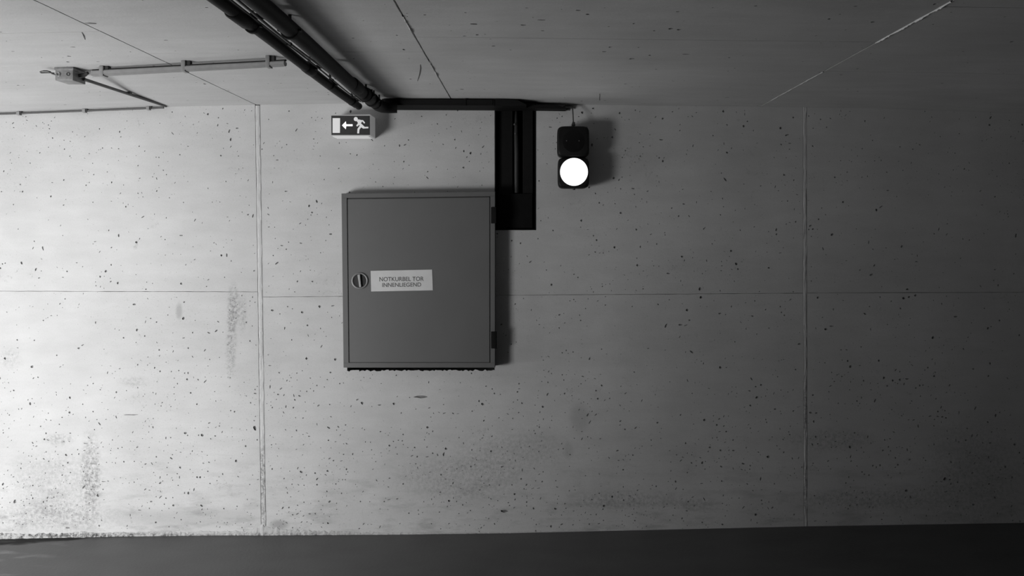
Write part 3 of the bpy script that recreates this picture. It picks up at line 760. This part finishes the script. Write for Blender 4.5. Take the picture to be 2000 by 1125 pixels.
autosmooth(mk('cable_gland', f, M_hinge, t_))
def f(bm): tube(bm, [P(1119.8, 240, .10), P(1119.3, 225, .085), P(1118.5, 214, .06), P(1117.5, 207, .045), P(1112, 206.5, .04), P(1100, 208, .05)], .0038, 10)
autosmooth(mk('cable', f, M_cable, t_))

# ================================================================ CEILING PIPES
def pipe_thing(name, label, ratio, h, r, p_end, mat):
    X = -ratio*h; z = ZC+h
    t = empty(name, (X, -p_end, z), label, 'pipe')
    return t, X, z
t_, X, z = pipe_thing('ceiling_pipe', 'thicker black pipe under ceiling running to the trunking, right of pair', 1.177, .785, .0325, .22, M_black)
def run(X, z, y0, y1, r):
    return lambda bm: tube(bm, [(X+.004*math.sin(y*2.1), y, z+.003*math.sin(y*3+1)) for y in [y0+(y1-y0)*k/24 for k in range(25)]], r, 24)
autosmooth(mk('pipe_run', run(X, z, -4.3, -.30, .0325), M_black, t_))
def col(X, z, y0, y1, r, r2): return lambda bm: tube(bm, [(X, y0, z), (X, y0+.008, z), (X, (y0+y1)/2, z), (X, y1-.008, z), (X, y1, z)], [r, r2, r2, r2, r], 24)
for y0, y1, r2 in ((-.95, -.80, .0345), (-.70, -.50, .037)):
    autosmooth(mk('coupling', col(X, z, y0, y1, .0325, r2), M_black, t_))
autosmooth(mk('elbow', lambda bm: tube(bm, [(X, -.36, z), (X+.003, -.29, z), (X+.018, -.235, z), (X+.05, -.20, z+.002), (X+.10, -.19, z+.002)], [.036, .038, .038, .037, .034], 24), M_black, t_))
def clamp(t, X, z, y, r, wd=.02, name='pipe_clamp'):
    def f(bm):
        tube(bm, [(X, y-wd/2, z), (X, y-wd/2+.001, z), (X, y+wd/2-.001, z), (X, y+wd/2, z)], [r, r+.006, r+.006, r], 20)
        box(bm, X-r-.016, X+r+.016, y-wd/2, y+wd/2, z-.004, z+.004)
        box(bm, X-.005, X+.005, y-.005, y+.005, z+r, zc(X)-.001)
    autosmooth(mk(name, f, M_black, t))
for y in (-1.95, -.62, -.47): clamp(t_, X, z, y, .030 if y < -1 else .036)
for y, hh in ((-.62, .026), (-.47, .030)):
    mk('clamp_bolt', lambda bm: tube(bm, [(X+.045, y, z-.01), (X+.045, y, z+hh)], .005, 8), M_hinge, t_)

t2, X2, z2 = pipe_thing('ceiling_pipe', 'thinner black pipe under ceiling with bracket collars, left of pair', 1.336, .787, .024, .28, M_black)
autosmooth(mk('pipe_run', run(X2, z2, -4.3, -.31, .024), M_black, t2))
autosmooth(mk('end_cap', lambda bm: tube(bm, [(X2, -.31, z2), (X2, -.30, z2), (X2+.004, -.26, z2-.004), (X2+.004, -.25, z2-.004)], [.018, .018, .022, .018], 20), M_black, t2))
for y0, y1 in ((-1.33, -1.22), (-2.2, -2.05)):
    autosmooth(mk('coupling', col(X2, z2, y0, y1, .024, .0275), M_black, t2))
for y in (-2.0, -1.27, -.9, -.42): clamp(t2, X2, z2, y, .022)
mk('bracket', lambda bm: box(bm, X2-.01, X-.02, -1.27, -1.23, z2+.012, z2+.02), M_black, t2)
mk('bracket', lambda bm: box(bm, X2-.01, X-.02, -2.1, -2.05, z2+.012, z2+.02), M_black, t2)
for i, (dx, dz, r, lab, m_) in enumerate(((.052, .012, .0055, 'thin grey cable strapped between two black pipes, nearer the thick one', M_greycable), (.037, .008, .004, 'thin dark cable strapped between two black pipes, nearer the thin one', M_cable))):
    t = empty('cable', (X2+dx, -.35, z2+dz), lab, 'cable')
    def f(bm): tube(bm, [(X2+dx+.004*math.sin(y*5+i), y, z2+dz+.004*math.sin(y*4+2*i)) for y in [-4.3+3.95*k/40 for k in range(41)]], r, 10)
    autosmooth(mk('cable_sheath', f, m_, t))
    for y in (-2.6, -1.7, -1.0, -.55):
        mk('cable_tie', lambda bm: tube(bm, [(X2+dx+.004*math.sin(y*5+i), y-.004, z2+dz+.004*math.sin(y*4+2*i)), (X2+dx+.004*math.sin(y*5+i), y+.004, z2+dz+.004*math.sin(y*4+2*i))], r+.002, 10), M_black, t)

# ================================================================ JUNCTION BOX AND CONDUITS, UPPER LEFT
pj = 1.14
t_ = empty('junction_box', P(126, 131, pj), 'small pale square junction box with cable loop on ceiling, upper left', 'junction box')
A = P(107.5, 131, pj); B = P(142.5, 157, pj)
zt = zc(A.x)-.001
def f(bm): box(bm, A.x, B.x, -pj, -pj+.105, B.z, zt-.004, .004)
autosmooth(mk('box_body', f, M_galv, t_))
mk('lid', lambda bm: box(bm, A.x-.003, B.x+.003, -pj-.003, -pj+.108, zt-.014, zt, .002), M_galv, t_)
for dx in (.018, .066):
    autosmooth(mk('knockout', lambda bm: ring(bm, Vector((A.x+dx, -pj+.001, (A.z+B.z)/2-.002)), .006, .011 if dx < .03 else .009, .003, 20), M_nick if dx < .03 else M_cabdark, t_))
def f(bm): tube(bm, [(B.x-.002, -pj+.05, B.z+.035), (B.x+.03, -pj+.05, B.z+.038), (B.x+.05, -pj+.04, B.z+.046)], [.009, .009, .007], 12)
autosmooth(mk('cable_gland', f, M_cabdark, t_))
def f(bm):
    pts = [P(108, 146, pj-.02), P(102, 144, pj-.02), P(98, 140, pj-.03), P(92, 138.5, pj), P(84, 138.6, pj+.02), P(78.5, 140.3, pj+.02), P(80, 142.2, pj), P(86, 142, pj-.02), P(96, 142, pj-.03), P(106, 143, pj-.03)]
    tube(bm, pts, .003, 8)
autosmooth(mk('cable_loop', f, M_cable, t_))

t_ = empty('conduit_channel', P(370, 135, 1.23), 'long pale grey conduit channel under ceiling from junction box to black pipes', 'conduit')
pA = Vector((0, 0, 0)); pa_, pb_ = 1.14, 1.32
def f(bm):
    a0, a1 = P(176, 137.5, pa_), P(556, 118, pb_); b0, b1 = P(176, 147.5, pa_), P(556, 127, pb_)
    prism(bm, [a0, a1, b1, b0], Vector((0, .035, 0))); bmesh.ops.bevel(bm, geom=list(bm.edges), offset=.004, segments=2, affect='EDGES')
autosmooth(mk('channel_body', f, M_pvc, t_))
def chan(px, off=0):
    s = (px-176)/380.0; p = pa_+(pb_-pa_)*s
    return p, 137.5-19.5*s, 147.5-20.5*s
def f(bm):
    a = [P(px, chan(px)[1]-.8, chan(px)[0]+.002) for px in (176, 556)]; 
    tube(bm, [a[0]+Vector((0, .02, .003)), a[1]+Vector((0, .02, .003))], .005, 10)
autosmooth(mk('seam_line', f, M_cabdark, t_))  # dark tube drawing the line along the channel's top edge
for px in (197, 357, 522):
    p, y0, y1 = chan(px)
    def f(bm):
        a = P(px-4, y0-1.5, p+.004); b = P(px+4, y1+1.5, p+.004)
        box(bm, a.x, b.x, -p-.004, -p+.042, b.z, zc(a.x)-.001, .002)
    autosmooth(mk('clip', f, M_pvc, t_))
    mk('clip_shadow', lambda bm: box(bm, P(px+4, y0, p).x, P(px+13, y0, p).x, -p+.004, -p+.03, P(px, y0-.5, p).z+.002, zc(P(px, y0, p).x)-.001), M_cabdark, t_)  # dark block drawing the shadow beside the clip

t_ = empty('ceiling_conduit', P(245, 181, .5), 'thin dark conduit slanting from junction box to wall head', 'conduit')
cs = [P(163, 154.5, 1.06), P(248, 182.5, .52), P(324, 207, .03)]
autosmooth(mk('conduit_run', lambda bm: tube(bm, cs, .0085, 12), M_pvcdark, t_))
for q, s in ((0.52, 1), (.95, 1)):
    c = cs[0].lerp(cs[1], q*2) if q < .5 else cs[1].lerp(cs[2], (q-.5)*2)
    def f(bm):
        box(bm, c.x-.014, c.x+.014, c.y-.012, c.y+.012, c.z-.002, zc(c.x)-.001, .002)
    mk('clip', f, M_pvcdark, t_)
t_ = empty('wall_head_conduit', P(165, 212, .02), 'thin grey conduit along wall head at upper left corner', 'conduit')
hx = [(-2.36-3.0*k/12) for k in range(13)]
def hz(x): return zc(x)-.012
autosmooth(mk('conduit_run', lambda bm: tube(bm, [(x, -.035, hz(x)) for x in hx], .0065, 10), M_pvcdark, t_))
for px in (290, 165, 37):
    c = P(px, 210, .035).x
    mk('clip', lambda bm: box(bm, c-.010, c+.010, -.047, -.020, hz(c)-.012, zc(c)-.001, .002), M_pvc, t_)
    mk('clip_shadow', lambda bm: box(bm, c+.010, c+.022, -.044, -.024, hz(c)-.004, zc(c)-.001), M_cabdark, t_)  # shadow right of each clip built as a dark box

# ================================================================ LOOSE BITS ON THE CEILING
def wire(name, label, pts, r, mat):
    bm = bmesh.new(); tube(bm, pts, r, 8)
    o = from_bm(name, bm, mat); autosmooth(o)
    base = Vector(pts[0]); o.data.transform(Matrix.Translation(-base)); o.location = base
    tag(o, label, 'wire'); return o
def cpt(px, py, dz=0.0):
    y = ceil_y(px, py); d = D+y; x = (px-VX)*d/F; return Vector((x, y, zc(x)-dz))
y = -.10
q = cpt(1171.5, 183)
wire('wire_and_scratch', 'short dark wire stub hanging from ceiling right of signal lamp', [q, q+Vector((.001, .002, -.012)), q+Vector((-.001, .003, -.026)), q+Vector((0, .002, -.040))], .0022, M_cable)
wire('wire_and_scratch', 'thin bent tube drawn as a scratch on ceiling beside central joint', [cpt(821, 126, 0.0), cpt(821, 133, .002), cpt(819, 145, .002), cpt(815.5, 158, 0.0)], .0013, M_cable)  # tube added in place of a scratch in the ceiling
wire('wire_and_scratch', 'small dark wire end beside left ceiling joint above pipes', [cpt(160, 63, 0), cpt(163, 69, .002), cpt(166, 77, .0)], .0015, M_cable)
wire('wire_and_scratch', 'small twisted wire lying against left ceiling joint', [cpt(166, 45, 0), cpt(176, 44.5, .002), cpt(188, 45.5, .0)], .003, M_greycable)
